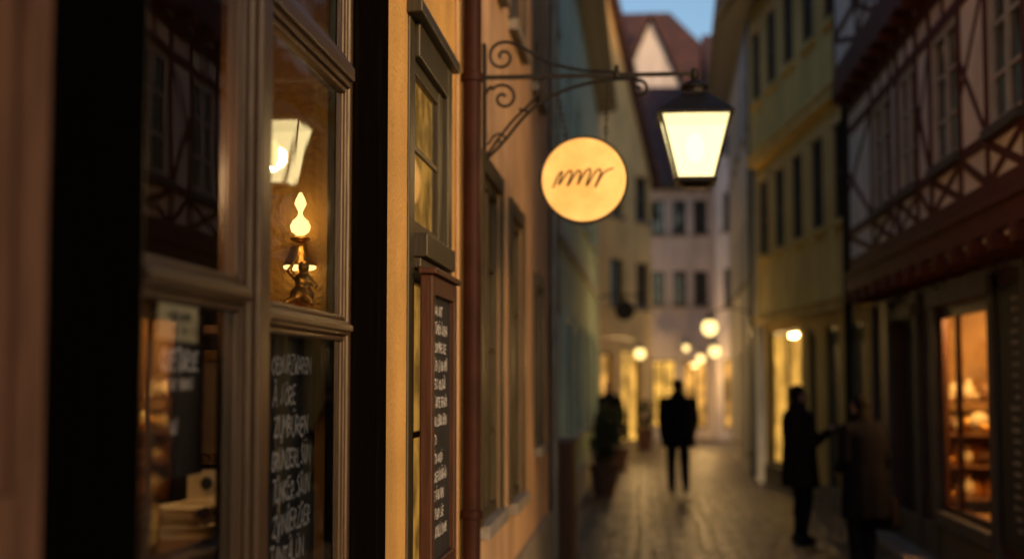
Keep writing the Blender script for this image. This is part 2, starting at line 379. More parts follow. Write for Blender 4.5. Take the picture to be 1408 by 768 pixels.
# --- big shop window
c=MB((0,0,0),D,NE)   # local: u=Y, w=X
c.box(1.91,2.28,X0-.05,-.815,.6,3.5); c.box(4.06,4.47,X0-.05,-.818,.6,3.5); c.box(2.282,4.058,X0-.05,-.815,3.3,3.5)
c.box(1.90,4.52,X0-.05,X0+.08,.5,.598)
c.box(4.36,4.50,X0-.03,-.806,.602,3.5)
c.make('shop_window_casing',M['frd'],A,bevel=.008)
f=MB((0,0,0),D,NE)
f.box(2.282,2.315,-.90,-.826,.62,3.29)       # near jamb
f.box(4.02,4.057,-.90,-.832,.62,3.29)
f.box(2.965,3.105,-.90,-.826,.62,3.29)        # central post
f.box(2.99,3.08,-.83,-.812,.62,3.29)
f.make('shop_window_posts',M['fr'],A,bevel=.008)
f=MB((0,0,0),D,NE)
for (a,b,t0,t1) in ((2.317,2.963,1.906,1.948),(3.107,4.018,1.872,1.912)):
    for (za,zb) in ((.64,t0-.002),(t1+.002,2.585),(2.665,3.28)):
        s_=.024; v_=.014
        f.box(a,a+s_,-.885,-.838,za,zb); f.box(b-s_,b,-.885,-.838,za,zb)
        f.box(a+s_,b-s_,-.885,-.839,za,za+v_); f.box(a+s_,b-s_,-.885,-.839,zb-v_,zb)
        t=.008
        f.box(a+s_,a+s_+t,-.875,-.846,za+v_,zb-v_); f.box(b-s_-t,b-s_,-.875,-.846,za+v_,zb-v_)
    f.box(a,b,-.892,-.830,t0,t1); f.box(a,b,-.892,-.818,t0+.010,t1-.010)
    f.box(a,b,-.892,-.830,2.587,2.663); f.box(a,b,-.892,-.818,2.605,2.645)
f.make('shop_window_casements',M['fr'],A,bevel=.005)
gl=MB((0,0,0),D,NE)
for (a,b) in ((2.315,2.965),(3.105,4.02)): gl.poly((a,-.853,.64),(b,-.853,.64),(b,-.853,3.28),(a,-.853,3.28))
gl.make('shop_window_glass',M['glass'],A,face=NE)
# --- interior room
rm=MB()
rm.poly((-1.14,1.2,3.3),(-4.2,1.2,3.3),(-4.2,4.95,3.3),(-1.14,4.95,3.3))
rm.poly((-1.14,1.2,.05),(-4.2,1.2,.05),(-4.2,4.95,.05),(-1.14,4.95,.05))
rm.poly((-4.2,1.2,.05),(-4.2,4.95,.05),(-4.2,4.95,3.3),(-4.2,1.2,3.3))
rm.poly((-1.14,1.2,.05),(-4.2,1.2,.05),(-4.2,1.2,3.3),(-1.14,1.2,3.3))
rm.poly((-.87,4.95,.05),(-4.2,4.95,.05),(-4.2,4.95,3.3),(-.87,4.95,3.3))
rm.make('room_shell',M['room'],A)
# --- window 2
c=MB((0,0,0),D,NE)
c.box(5.08,5.2,X0-.03,X0+.010,.9,3.08); c.box(5.99,6.10,X0-.03,X0+.03,.9,3.08); c.box(5.202,5.988,X0-.03,X0+.028,2.95,3.08)
c.box(5.05,6.13,X0-.03,X0+.06,3.082,3.13); c.box(5.02,6.16,X0-.03,X0+.08,.82,.9)
c.box(5.202,5.988,X0-.12,X0+.06,2.2,2.29); c.box(5.202,5.988,X0-.12,X0+.035,2.16,2.198)
c.make('window_casing',M['froli'],A,bevel=.006)
c=MB((0,0,0),D,NE)
for za,zb in ((2.292,2.948),(.92,2.158)):
    c.box(5.202,5.235,-.90,-.836,za,zb);c.box(5.87,5.988,-.90,-.834,za,zb);c.box(5.237,5.868,-.90,-.838,za,za+.05);c.box(5.237,5.868,-.90,-.838,zb-.05,zb)
    c.box(5.237,5.868,-.856,-.841,(za+zb)/2-.012,(za+zb)/2+.012)
c.make('window_sashes',M['froli'],A,bevel=.004)
c=MB((0,0,0),D,NE); c.poly((5.22,-.848,.95),(5.88,-.848,.95),(5.88,-.848,2.92),(5.22,-.848,2.92)); c.make('window_glass',M['glass2'],A,face=NE)
c=MB((0,0,0),D,NE)
for i in range(16):   # pleated curtain
    a=5.21+i*.043; c.poly((a,-.875,.95),(a+.0215,-.862,.95),(a+.0215,-.862,2.93),(a,-.875,2.93)); c.poly((a+.0215,-.862,.95),(a+.043,-.875,.95),(a+.043,-.875,2.93),(a+.0215,-.862,2.93))
c.make('lit_curtain',M['litw'],A)
# --- things in the shop window
b=emp('chalkboard')
c=MB((0,0,0),D,NE); c.box(3.46,4.03,-.955,-.93,.9,1.858); c.make('slate',M['slate'],b,bevel=.003)
t=MB((0,0,0),D,NE)
for i,(s_,h_) in enumerate((("OEBURZWAREN",.044),("Ä JÖRE",.048),("ZUMBÜREN",.052),("GRÜNZERLSÜN",.048),("TÜNKER.SÄUN",.050),("ZWINÜERZÄER",.048),("TÄNTÄLÜN",.050))):
    write(t,3.54+.012*(i%3),1.765-i*.083,s_,h_,-.9285,wr=min(.90,.43/len(s_)/h_),th=.18)
t.make('handwriting',M['chalk'],b)
b=emp('chalkboard')
c=MB((0,0,0),D,NE); c.box(2.58,2.98,-.955,-.93,1.55,1.885); c.make('slate',M['slate'],b,bevel=.003)
t=MB((0,0,0),D,NE); write(t,2.70,1.768,"OSETDRSE",.040,-.9285,th=.24,wr=.74); write(t,2.71,1.728,"EY DR, NUBRU",.020,-.9285,th=.24,wr=.85)
write(t,2.76,1.64,"GUT",.024,-.9285,th=.2)
t.make('handwriting',M['chalk'],b)
b=emp('paper_note')
c=MB((0,0,0),D,NE); c.poly((2.47,-.8585,1.822),(2.70,-.8585,1.818),(2.70,-.8565,1.886),(2.47,-.8565,1.888)); c.make('card',M['paper'],b,solid=.0008)
t=MB((0,0,0),D,NE); write(t,2.53,1.858,"NUDELBUR",.013,-.8555,th=.2,wr=1.2,jit=.3); write(t,2.55,1.834,"NU. DO - S.",.013,-.8562,th=.2,wr=1.2,jit=.3); t.make('ink',M['slate'],b)
b=emp('display_shelf')
c=MB(); c.box(-1.75,-.93,2.4,3.45,1.37,1.41); c.box(-1.70,-1.62,2.5,2.58,.05,1.37); c.box(-1.70,-1.62,3.3,3.38,.05,1.37); c.box(-1.05,-.98,2.5,2.58,.05,1.37); c.box(-1.05,-.98,3.3,3.38,.05,1.37); c.make('shelf_table',M['wood'],b,bevel=.006)
b=emp('carved_wooden_post')
c=MB(); c.lathe((-.885,2.49,0),[(.014,.9),(.016,1.35),(.02,1.4),(.011,1.45),(.019,1.52),(.011,1.6),(.017,1.66),(.012,1.72),(.019,1.8),(.01,1.86),(.014,1.89)],14); c.make('turned_post',M['wood'],b,smooth=True)
def book(loc,rz,s,colr):
    b=emp('book',None,loc,rz)
    c=MB(); c.box(-s[0]/2,s[0]/2,-s[1]/2,s[1]/2,0,.003); c.box(-s[0]/2,s[0]/2,-s[1]/2,s[1]/2,s[2]-.003,s[2]); c.box(-s[0]/2,-s[0]/2+.003,-s[1]/2,s[1]/2,.003,s[2]-.003)
    c.make('cover',colr,b)
    c=MB(); c.box(-s[0]/2+.004,s[0]/2-.005,-s[1]/2+.005,s[1]/2-.005,.0032,s[2]-.0032); c.make('pages',M['paper'],b)
book((-1.0,3.08,1.41),.2,(.14,.2,.026),M['paper']); book((-1.005,3.09,1.436),.05,(.13,.19,.018),M['redwood']); book((-1.0,3.08,1.454),-.15,(.13,.17,.018),M['paper'])
b=emp('price_tag')
c=MB(); c.hexa([(-1.01,3.13,1.478),(-.94,3.18,1.478),(-.942,3.182,1.478),(-1.012,3.132,1.478),(-1.01,3.13,1.545),(-.94,3.18,1.545),(-.942,3.182,1.545),(-1.012,3.132,1.545)]); c.box(-1.02,-.935,3.11,3.165,1.473,1.479); c.make('tag_card',M['paper'],b)
c=MB((-.975,3.153,1.515),(.81,.58,0),(.58,-.81,0)); c.rev((0,.001,0),(0,.003,0),[(0,.014),(.002,.014)],14); c.make('tag_dot',M['slate'],b)
b=emp('jar')
c=MB(); c.lathe((-.97,2.72,1.41),[(.03,0),(.036,.02),(.036,.09),(.022,.11),(.026,.12),(.026,.135)],18); c.make('body',M['gold'],b,smooth=True)
b=emp('side_table'); c=MB(); c.box(-1.9,-1.1,4.15,4.75,1.07,1.12); c.box(-1.85,-1.78,4.2,4.27,.05,1.07); c.box(-1.2,-1.13,4.2,4.27,.05,1.07); c.box(-1.85,-1.78,4.6,4.67,.05,1.07); c.box(-1.2,-1.13,4.6,4.67,.05,1.07); c.make('table',M['wood'],b)
b=emp('picture_frame'); c=MB((0,4.93,0),(1,0,0),(0,-1,0))
for q in ((-1.75,-1.71,1.45,1.85),(-1.39,-1.35,1.45,1.85)): c.box(q[0],q[1],0,.03,q[2],q[3])
c.box(-1.71,-1.39,0,.029,1.45,1.49); c.box(-1.71,-1.39,0,.029,1.81,1.85); c.make('gilt_frame',M['gold'],b)
c=MB((0,4.93,0),(1,0,0),(0,-1,0)); c.box(-1.71,-1.39,.002,.01,1.49,1.81); c.make('canvas',M['fabric'],b)
b=emp('wall_shelf'); c=MB(); c.box(-1.2,-.9,3.6,4.9,1.865,1.888); c.make('board',M['wood'],b,bevel=.004)
b=emp('gilded_figurine')
c=MB(); fx,fy,fz=-.965,4.0,1.888
c.lathe((fx,fy,fz),[(.044,0),(.046,.012),(.034,.03),(.036,.05)],16); fz+=.042
c.ell((fx,fy,fz+.055),(.036,.032,.034)); c.ell((fx+.004,fy,fz+.098),(.025,.022,.029)); c.ell((fx+.006,fy-.004,fz+.138),(.017,.017,.019))
c.cap((fx+.018,fy,fz+.108),(fx+.042,fy-.008,fz+.084),.010,.008); c.cap((fx-.016,fy,fz+.108),(fx-.038,fy-.005,fz+.128),.010,.008)
c.cap((fx-.01,fy-.02,fz+.05),(fx-.036,fy-.03,fz+.036),.014,.011); c.cap((fx+.014,fy-.02,fz+.05),(fx+.036,fy-.03,fz+.034),.014,.011)
c.cap((fx-.038,fy-.005,fz+.128),(fx-.02,fy-.008,fz+.155),.007,.005)
c.make('figurine',M['gold'],b,remesh=.0035)
b=emp('oil_lamp')
c=MB(); c.lathe((-1.01,4.16,1.888),[(.03,0),(.03,.006),(.006,.02),(.006,.21)]); c.make('stem',M['gold'],b,smooth=True)
c=MB(); c.lathe((-1.01,4.16,2.085),[(.050,0),(.048,.008),(.030,.055),(.028,.06)],24); c.make('metal_shade',M['gold'],b,smooth=True)
c=MB(); c.lathe((-1.01,4.16,2.073),[(.040,0),(.048,.004),(.048,.012)],24); c.make('glowing_rim',M['bulb'],b,smooth=True)
c=MB(); c.lathe((-1.01,4.16,2.155),[(.012,0),(.03,.008),(.03,.014),(.012,.02)],24); c.make('burner',M['gold'],b,smooth=True)
c=MB(); c.lathe((-1.01,4.16,2.177),[(.012,0),(.026,.010),(.031,.026),(.023,.043),(.009,.056),(.006,.068),(.010,.078),(.018,.094),(.014,.108),(.004,.128)],20); c.make('lit_chimney',M['bulb'],b,smooth=True)
b=emp('pendant_lampshade')
c=MB(); c.lathe((-1.08,4.45,2.22),[(.12,0),(.12,.19),(.108,.235),(.07,.265),(.01,.275)],32); c.make('shade',M['shadeg'],b,smooth=True)
tube('cord',[(-1.08,4.45,2.49),(-1.08,4.45,3.3)],.004,M['iron'],b)
def point(name,loc,e,c=(1,.68,.36),r=.03,par=None):
    l=bpy.data.lights.new(name,'POINT'); l.energy=e; l.color=c; l.shadow_soft_size=r
    o=bpy.data.objects.new(name,l); o.location=loc; col.objects.link(o)
    if par: o.parent=par
    return o
point('shop_lamp_light',(-.95,4.02,2.24),.8,(1,.6,.25),par=A)
point('shop_lamp_light',(-1.10,2.80,2.2),10,(1,.6,.28),par=A,r=.06)
# --- menu board on the wall
b=emp('menu_board')
c=MB((0,0,0),D,NE)
c.box(5.14,5.20,-.80,-.752,1.0,2.13);c.box(5.77,5.83,-.80,-.752,1.0,2.13);c.box(5.202,5.768,-.80,-.753,1.0,1.07);c.box(5.202,5.768,-.80,-.753,2.06,2.13)
c.box(5.12,5.85,-.805,-.735,2.132,2.155); c.make('board_frame',M['redwood'],b,bevel=.006)
c=MB((0,0,0),D,NE); c.box(5.202,5.768,-.795,-.775,1.07,2.06); c.make('slate',M['slate'],b)
t=MB((0,0,0),D,NE)
def scr(): return " ".join("".join(R.choice("NUMRSEIODLTAÜÄ") for _ in range(R.randint(3,7))) for _ in range(R.randint(1,3)))
for i in range(13):
    s_=scr(); write(t,5.24,1.99-i*.07,s_,.036,-.7735,wr=min(.85,.47/len(s_)/.036),th=.13)
t.make('handwriting',M['chalk'],b)
# downpipe
b=emp('downpipe')
c=MB(); c.lathe((-.785,6.62,0),[(.043,.15),(.043,7.9)],20)
for z in (1.1,3.15,5.3): c.lathe((-.785,6.62,z),[(.043,0),(.052,.005),(.052,.04),(.043,.045)],20); c.box(-.845,-.80,6.61,6.63,z+.01,z+.035)
c.make('pipe',M['pipe'],b,smooth=False)
b=emp('electric_cable'); tube('cable',[(-.832,6.42,.3),(-.83,6.425,2.),(-.832,6.415,4),(-.832,6.42,7.8)],.008,M['peach'],b)
# ------------------------------------------------------------------ HOUSE B (peach)
B=emp('peach_plaster_house')
OB=(X0-.004,7.05,0)
def y2(a): return a-7.05
opsB=[(y2(7.5),y2(8.5),.98,2.86,'litp',2,4),(y2(9.2),y2(10.1),.95,2.82,'win',2,3),(y2(11.4),y2(12.1),1.2,2.5,'win',2,2)]
for c_ in (7.6,9.2,11.2): opsB.append((y2(c_),y2(c_+.95),4.1,5.6,'win',2,3))
facade(B,OB,D,NE,6.15,0,8.2,opsB,'peach',rev=.06,frame='froli',surround='froli',sill='stone',litoff=.03)
roof_eaves(B,OB,D,NE,6.15,8.2,7,3.2,wallm='peach')
c=MB((0,0,0),D,NE); c.box(7.06,13.2,X0-.02,X0+.03,0,.55); c.make('plinth',M['stone'],B,bevel=.01)
b=emp('downpipe'); c=MB(); c.lathe((-.79,13.12,0),[(.045,.1),(.045,8.0)],16); c.make('pipe',M['zinc'],b)
# ------------------------------------------------------------------ lantern bracket
Yb=7.6
def bx(px): return X0+(px-662)*.00389
def bz(py): return 3.38+(105-py)*.00389
LN=emp('wall_lantern')
def P(px,py,dy=0): return (bx(px),Yb+dy,bz(py))
c=MB(); c.box(X0-.01,X0+.015,Yb-.035,Yb+.035,bz(222),bz(58)); c.box(X0+.01,bx(955),Yb-.011,Yb+.011,3.37,3.392); c.lathe((bx(848),Yb,3.36),[(.012,0),(.02,.01),(.02,.035),(.008,.055),(.014,.065),(.002,.08)],12)
c.make('bracket_bar',M['iron'],LN,bevel=.003)
def spiral(cx,cy,r0,turns,a0,sgn,n=26):
    out=[]
    for i in range(n):
        t=i/(n-1); a=a0+sgn*t*turns*6.28318; r=r0*(1-t*.86); out.append(P(cx+r*math.cos(a),cy-r*math.sin(a)))
    return out
tube('scroll',[P(850,100),P(800,97),P(750,84),P(722,66),P(700,56)]+spiral(689,76,21,1.35,math.radians(85),1),.0085,M['iron'],LN)
tube('scroll',[P(664,130),P(672,118)]+spiral(690,134,20,1.3,math.radians(140),-1),.0085,M['iron'],LN)
tube('brace',[P(664,222),P(690,196),P(720,160),P(750,136),P(790,120),P(830,112),P(868,110)]+spiral(879,125,13,1.1,math.radians(95),-1),.0095,M['iron'],LN)
tube('brace',[P(664,218),P(700,170),P(730,140),P(748,112)],.008,M['iron'],LN)
tube('brace',[P(712,150),P(730,152),P(745,130),P(740,112)],.007,M['iron'],LN)
tube('scroll',[P(668,200),P(676,188)]+spiral(686,192,9,1.0,math.radians(150),-1,14),.006,M['iron'],LN)
lx=bx(955)
c=MB()
c.frusta((lx,Yb),[(.200,3.135),(.203,3.15),(.165,3.185),(.105,3.235),(.070,3.262),(.066,3.275)])
c.lathe((lx,Yb,0),[(.064,3.27),(.064,3.295),(.078,3.30),(.07,3.318),(.04,3.34),(.014,3.35),(.014,3.372)],20)
c.frusta((lx,Yb),[(.108,2.785),(.112,2.80),(.108,2.812)]); c.frusta((lx,Yb),[(.05,2.765),(.085,2.784)])
for sx in(1,-1):
    for sy in (1,-1):
        c.rings([[(lx+sx*h+a*.008,Yb+sy*h+b_*.008,z) for a,b_ in ((1,1),(-1,1),(-1,-1),(1,-1))] for h,z in ((.100,2.812),(.182,3.135))])
c.lathe((lx,Yb,3.37),[(.018,-.02),(.024,0),(.02,.03),(.006,.045)],14)
c.make('lantern_frame',M['iron'],LN,bevel=.002)
c=MB()
h0,h1,za,zb=.097,.177,2.813,3.135
cr=[(1,1),(-1,1),(-1,-1),(1,-1)]
for i in range(4):
    a,b_=cr[i],cr[(i+1)%4]
    c.poly((lx+a[0]*h0,Yb+a[1]*h0,za),(lx+b_[0]*h0,Yb+b_[1]*h0,za),(lx+b_[0]*h1,Yb+b_[1]*h1,zb),(lx+a[0]*h1,Yb+a[1]*h1,zb))
c.make('lantern_glass',M['lantg'],LN)
c=MB(); c.ell((lx,Yb,2.98),(.05,.05,.08)); c.make('lantern_bulb',M['bulb'],LN,smooth=True)
point('lantern_light',(lx,Yb,2.96),85,(1,.64,.27),.07,LN)
# ------------------------------------------------------------------ round sign
SG=emp('hanging_shop_sign')
sx,sz,sr=bx(803)-.004,bz(251),.225
c=MB(); c.rev((sx,Yb-.03,sz),(sx,Yb+.03,sz),[(0,sr),(0,sr+.012),(.06,sr+.012),(.06,sr)],56)
c.make('sign_rim',M['iron'],SG)
c=MB(); c.rev((sx,Yb-.036,sz),(sx,Yb+.036,sz),[(0,sr-.004),(.004,sr),(.068,sr),(.072,sr-.004)],56); c.make('sign_face',M['signface'],SG)
def SP(px,py): return (bx(px),Yb-.0395,bz(py))
st=[[(760,262),(768,244),(773,241),(768,258),(781,240),(786,242),(780,260),(793,240),(798,242),(794,258)],
    [(794,258),(806,239),(812,239),(806,260),(820,239),(826,241),(818,262),(830,242),(843,236)]]
for s_ in st: tube('mark_stroke',[SP(*q) for q in s_],.0048,M['ink'],SG)
def chain(p0,p1,par,n):
    p0=Vector(p0);p1=Vector(p1)
    for i in range(n):
        cc=p0.lerp(p1,(i+.5)/n); h=(p1-p0).length/n*.62
        pts=[]
        for k in range(12):
            a=6.28318*k/12; o=h*math.sin(a); q=.008*math.cos(a)
            pts.append((cc.x+(q if i%2 else 0)+(p1-p0).normalized().x*o,cc.y+(0 if i%2 else q),cc.z+o))
        tube('chain_link',pts,.0036,M['iron'],par,close=True,smooth=False)
chain((bx(836),Yb,bz(112)),(bx(832),Yb,sz+.215),SG,9)
chain((bx(766),Yb,bz(130)),(bx(778),Yb,sz+.21),SG,7)
# ------------------------------------------------------------------ HALF TIMBERED HOUSE (right)
H=emp('half_timbered_house')
gx,ux,vx=2.75,2.48,2.34
ys=6.6
OG=(gx,ys,0)
def q(a): return a-ys
facade(H,OG,D,NW,17.1-ys,0,2.72,[(q(7.2),q(8.3),.06,2.3,'door'),(q(8.9),q(10.0),.9,2.3,'win',2,2),
   (q(11.45),q(13.4),.55,2.36,'thin'),(q(14.45),q(15.75),.1,2.34,'door')],'redplaster',frame='frdk',body=False,sill='darkstone',pfx='ground_')
OU=(ux,ys,0)
wins=[(7.9,8.8),(9.35,10.25),(11.2,12.2),(12.9,13.75),(14.25,15.3)]
ops=[(q(a),q(b),3.5,4.6,'win',2,3) for a,b in wins]
facade(H,OU,D,NW,17.1-ys,2.72,5.05,ops,'infill',rev=.06,frame='frw',dep=7,sill='darkstone',pfx='first_floor_')
OV=(vx,ys,0)
ops2=[(q(a),q(b),5.85,7.0,'win',2,3) for a,b in wins]
facade(H,OV,D,NW,17.1-ys,5.05,7.6,ops2,'infill',rev=.06,frame='frw',dep=7,sill='darkstone',pfx='second_floor_')
roof_eaves(H,OV,D,NW,17.1-ys,7.6,8,4,wallm='infill')
c=MB(); c.box(gx,gx+6.5,ys-.02,ys+.05,0,2.72); c.make('ground_side_wall',M['infill'],H)
LL=17.1-ys
def timbers(O,z0,z1,zs,zh,wn,seed):
    t=MB(O,D,NW)
    t.beam((0,z0+.08),(LL,z0+.08),.16,-.03,.015); t.beam((0,z1-.07),(LL,z1-.07),.14,-.03,.015)
    t.beam((0,zs-.05),(LL,zs-.05),.09,-.03,.010); t.beam((0,zh+.05),(LL,zh+.05),.09,-.03,.010)
    posts=[0.07,LL-.07]
    for a,b in wn: posts+=[q(a)-.05,q(b)+.05]
    posts.sort()
    for p in posts: t.beam((p,z0+.16),(p,z1-.14),.095,-.03,.012)
    for a,b in zip(posts[:-1],posts[1:]):
        w=b-a; isw=any(abs(q(x)-.05-a)<.01 for x,_ in wn)
        A0,B0=a+.05,b-.05
        if isw:
            t.beam((A0,z0+.16),(B0,zs-.10),.065,-.03,.006); t.beam((A0,zs-.10),(B0,z0+.16),.065,-.03,.004)
            mid=(A0+B0)/2
            t.beam((mid,zh+.09),(mid,z1-.14),.07,-.03,.007)
        elif w>.25:
            t.beam((A0,z0+.16),(B0,zs-.10),.065,-.03,.006)
            if w>.45:
                t.beam((A0,zs),(B0,(zs+zh)/2+.1),.07,-.03,.006); t.beam((A0,zh),(B0,(zs+zh)/2-.1),.07,-.03,.004)
    t.make('timber_frame',M['timber'],H)
timbers(OU,2.98,5.0,3.5,4.6,wins,1); timbers(OV,5.25,7.5,5.85,7.0,wins,2)
c=MB(OU,D,NW)
c.box(0,LL,-.3,.05,2.76,2.95); c.box(0,LL,-.25,.08,2.93,2.985)
y=.2
while y<LL: c.box(y,y+.14,-.28,.10,2.62,2.75); y+=.62
c.make('jetty_beams',M['timber'],H,bevel=.015)
c=MB(OV,D,NW); c.box(0,LL,-.2,.04,5.05,5.22); y=.2
while y<LL: c.box(y,y+.13,-.18,.07,4.95,5.045); y+=.62
c.make('jetty_beams',M['timber'],H,bevel=.015)
c=MB(OG,D,NW)
for a,b in ((10.3,10.42),(11.25,11.43),(13.42,13.62),(14.25,14.43),(15.77,15.95),(16.95,17.1)): c.box(q(a),q(b),-.02,.05,0,2.6)
c.box(q(11.25),q(13.62),-.02,.09,2.40,2.56); c.box(q(11.43),q(13.42),-.05,.07,.42,.55); c.box(q(14.43),q(15.77),-.02,.07,2.36,2.5)
c.box(0,LL,-.02,.035,0,.4)
c.make('shopfront_pilasters',M['darkstone'],H,bevel=.01)
c=MB(OG,D,NW)
a,b=q(11.45),q(13.4)
c.box(a,a+.06,-.06,-.01,.55,2.36);c.box(b-.06,b,-.06,-.01,.55,2.36);c.box(a+.06,b-.06,-.06,-.01,.55,.61);c.box(a+.06,b-.06,-.06,-.01,2.30,2.36);c.box(b-.62,b-.58,-.06,-.01,.61,2.3)
c.make('shop_window_frame',M['redwood'],H)
c=MB(OG,D,NW); c.poly((a,-.04,.55),(b,-.04,.55),(b,-.04,2.36),(a,-.04,2.36)); c.make('shop_window_glass',M['glass2'],H,face=NW)
c=MB()
xa,xb,ya,yb_=gx+.02,gx+1.9,11.2,14.25
c.poly((xa,yb_,.3),(xb,yb_,.3),(xb,yb_,2.6),(xa,yb_,2.6)); c.poly((xb,ya,.3),(xb,yb_,.3),(xb,yb_,2.6),(xb,ya,2.6)); c.poly((xa+.28,ya,.3),(xb,ya,.3),(xb,ya,2.6),(xa+.28,ya,2.6))
c.poly((xa+.05,ya,2.6),(xb,ya,2.6),(xb,yb_,2.6),(xa+.05,yb_,2.6)); c.poly((xa+.05,ya,.5),(xb,ya,.5),(xb,yb_,.5),(xa+.05,yb_,.5))
c.make('shop_room',mat('shop_room_wall',(.36,.20,.07),.8,.4,3,.1,30),H)
b_=emp('display_shelves')
c=MB()
sz_=(.62,.92,1.22,1.52)
for z in sz_: c.box(gx+.06,gx+1.0,13.62,14.1,z,z+.022)
for x in (gx+.03,gx+1.0): c.box(x,x+.03,13.62,14.1,.5,1.85)
c.make('shelves',M['wood'],b_)
for i in range(40):
    z=sz_[i%4]+.022; x=gx+.13+(i//4)*.085+R.uniform(-.015,.015); y=R.uniform(13.68,13.8)
    n_=R.choice(('vase','bowl','pot','plate','vase')); e=emp(n_)
    c=MB(); s_=R.uniform(.8,1.25)
    pr={'vase':[(.03,0),(.055,.06),(.05,.12),(.022,.17),(.03,.2)],'bowl':[(.025,0),(.05,.03),(.06,.06),(.053,.057)],'pot':[(.04,0),(.055,.04),(.05,.1),(.04,.12),(.02,.13),(.012,.15)]}
    if n_=='plate': c.rev((x,y-.02,z+.085*s_),(x,y+.02,z+.09*s_),[(0,.085*s_),(.01,.08*s_),(.015,.04)],20)
    else: c.lathe((x,y,z),[(r*s_,zz*s_) for r,zz in pr[n_]],18)
    c.make('body',R.choice((M['gold'],M['paper'],M['wood'],M['gold'],M['paper'])),e,smooth=True)
point('shop_light',(gx+.35,12.9,2.4),130,(1,.58,.20),.08,H)
b=emp('menu_board')
c=MB(OG,D,NW); c.box(q(10.48),q(11.2),.0,.03,.5,2.45); c.make('slate',M['slate'],b,bevel=.005)
t=MB(OG,D,NW)
for i in range(22): write(t,q(10.55),2.32-i*.08,"".join(R.choice("NUMRSEIO-") for _ in range(R.randint(6,11))),.03,.0315,wr=.8,th=.12)
t.make('handwriting',M['chalk'],b)
# ------------------------------------------------------------------ YELLOW HOUSE (right)
Yh=emp('yellow_townhouse')
p0=Vector((2.62,17.25,0)); p1=Vector((1.98,24.3,0)); DY=(p1-p0).normalized(); NY=Vector((-DY.y,DY.x,0)); LY=(p1-p0).length
ops=[(.35,1.15,.05,2.45,'door'),(1.7,2.5,.05,2.45,'door'),(3.1,3.6,.05,2.45,'win',1,1),(4.1,6.8,.35,2.5,'lit2',2,1)]
facade(Yh,p0+NY*-.12,DY,NY,LY,0,2.72,ops,'yell',rev=.09,frame='frdk',body=False,pfx='ground_',sill='stone',litoff=.04)
ops=[]
for i in range(5): ops.append((.45+i*1.36,1.25+i*1.36,3.75,5.0,'win',2,2))
facade(Yh,p0,DY,NY,LY,2.72,5.4,ops,'yell',rev=.07,frame='frdk',pfx='first_floor_',surround='yell2',sill='yell')
facade(Yh,p0+NY*.1,DY,NY,LY,5.4,8.2,[(a_,b_2,6.3,7.5,k_,n_,m_) for a_,b_2,_,_,k_,n_,m_ in ops],'yell',rev=.07,frame='frdk',pfx='second_floor_',surround='yell2',sill='yell')
roof_eaves(Yh,p0+NY*.1,DY,NY,LY,8.2,8,3.5,.45,wallm='yell')
c=MB(p0,DY,NY); c.box(0,LY,-.2,.05,2.62,2.74); c.box(0,LY,-.2,.085,2.742,2.80); c.box(0,LY,-.05,.14,5.3,5.42); c.box(0,LY,-.05,.175,5.422,5.48); c.make('string_courses',M['yell'],Yh,bevel=.012)
c=MB(p0,DY,NY); c.box(0,LY,-.15,-.085,0,.3); c.make('plinth',M['stone'],Yh)
b=emp('downpipe'); c=MB(); c.lathe((2.47,17.2,0),[(.055,.1),(.055,8)],14); c.make('pipe',M['iron'],b)
# ------------------------------------------------------------------ GREY HOUSE
Gh=emp('grey_plaster_house')
p0=Vector((1.98,24.6,0)); p1=Vector((2.25,36,0)); DG=(p1-p0).normalized(); NG=Vector((-DG.y,DG.x,0)); LG=(p1-p0).length
ops=[(1+i*2.1,1.9+i*2.1,z,z+1.3,'win',2,2) for i in range(5) for z in (3.6,6.4)]+[(1,2.4,.4,2.3,'litdim',2,1),(4,5,.05,2.3,'door'),(6.5,8,.4,2.3,'lit',2,1)]
facade(Gh,p0,DG,NG,LG,0,8.9,ops,'grey',frame='frw'); roof_eaves(Gh,p0,DG,NG,LG,8.9,8,3.5,.5,wallm='grey')
b=emp('downpipe'); c=MB(); c.lathe((1.9,24.5,0),[(.05,.1),(.05,8.8)],14); c.make('pipe',M['zinc'],b)
# added unseen wall behind the camera, keeps sun off the near left facade
b=emp('sun_blocker_wall'); c=MB(); c.box(2.7,3.0,-14,-1.85,0,4.4); c.box(2.66,3.04,-14,-1.82,4.4,4.5); c.make('blocker_slab',M['stone'],b,bevel=.01)
# ------------------------------------------------------------------ TEAL HOUSE (left)
T=emp('green_plaster_house')
OT=(-.9,13.95,0); DT=Vector((.003,1,0)).normalized(); NT=Vector((1,-.003,0)).normalized()
ops=[(.9+i*2.4,1.9+i*2.4,z,z+1.5,'win',2,3) for i in range(6) for z in (1.0,4.1)]+[(15.1,15.8,1.0,2.3,'lit',1,2)]
facade(T,OT,DT,NT,16.2,0,7.7,ops,'teal',rev=.06,frame='froli',surround='teal',sill='grey'); roof_eaves(T,OT,DT,NT,16.2,7.7,7,3.0,.3,wallm='teal')
c=MB(OT,DT,NT); c.box(0,16.2,-.02,.03,0,.5); c.box(0,16.2,-.02,.05,3.3,3.42); c.make('plinth_and_band',M['grey'],T)
b=emp('passage_wall'); c=MB(); c.box(-3,-1.0,13.22,13.9,0,2.6); c.box(-3.,-.97,13.23,13.89,2.6,2.68); c.make('wall',M['darkstone'],b)
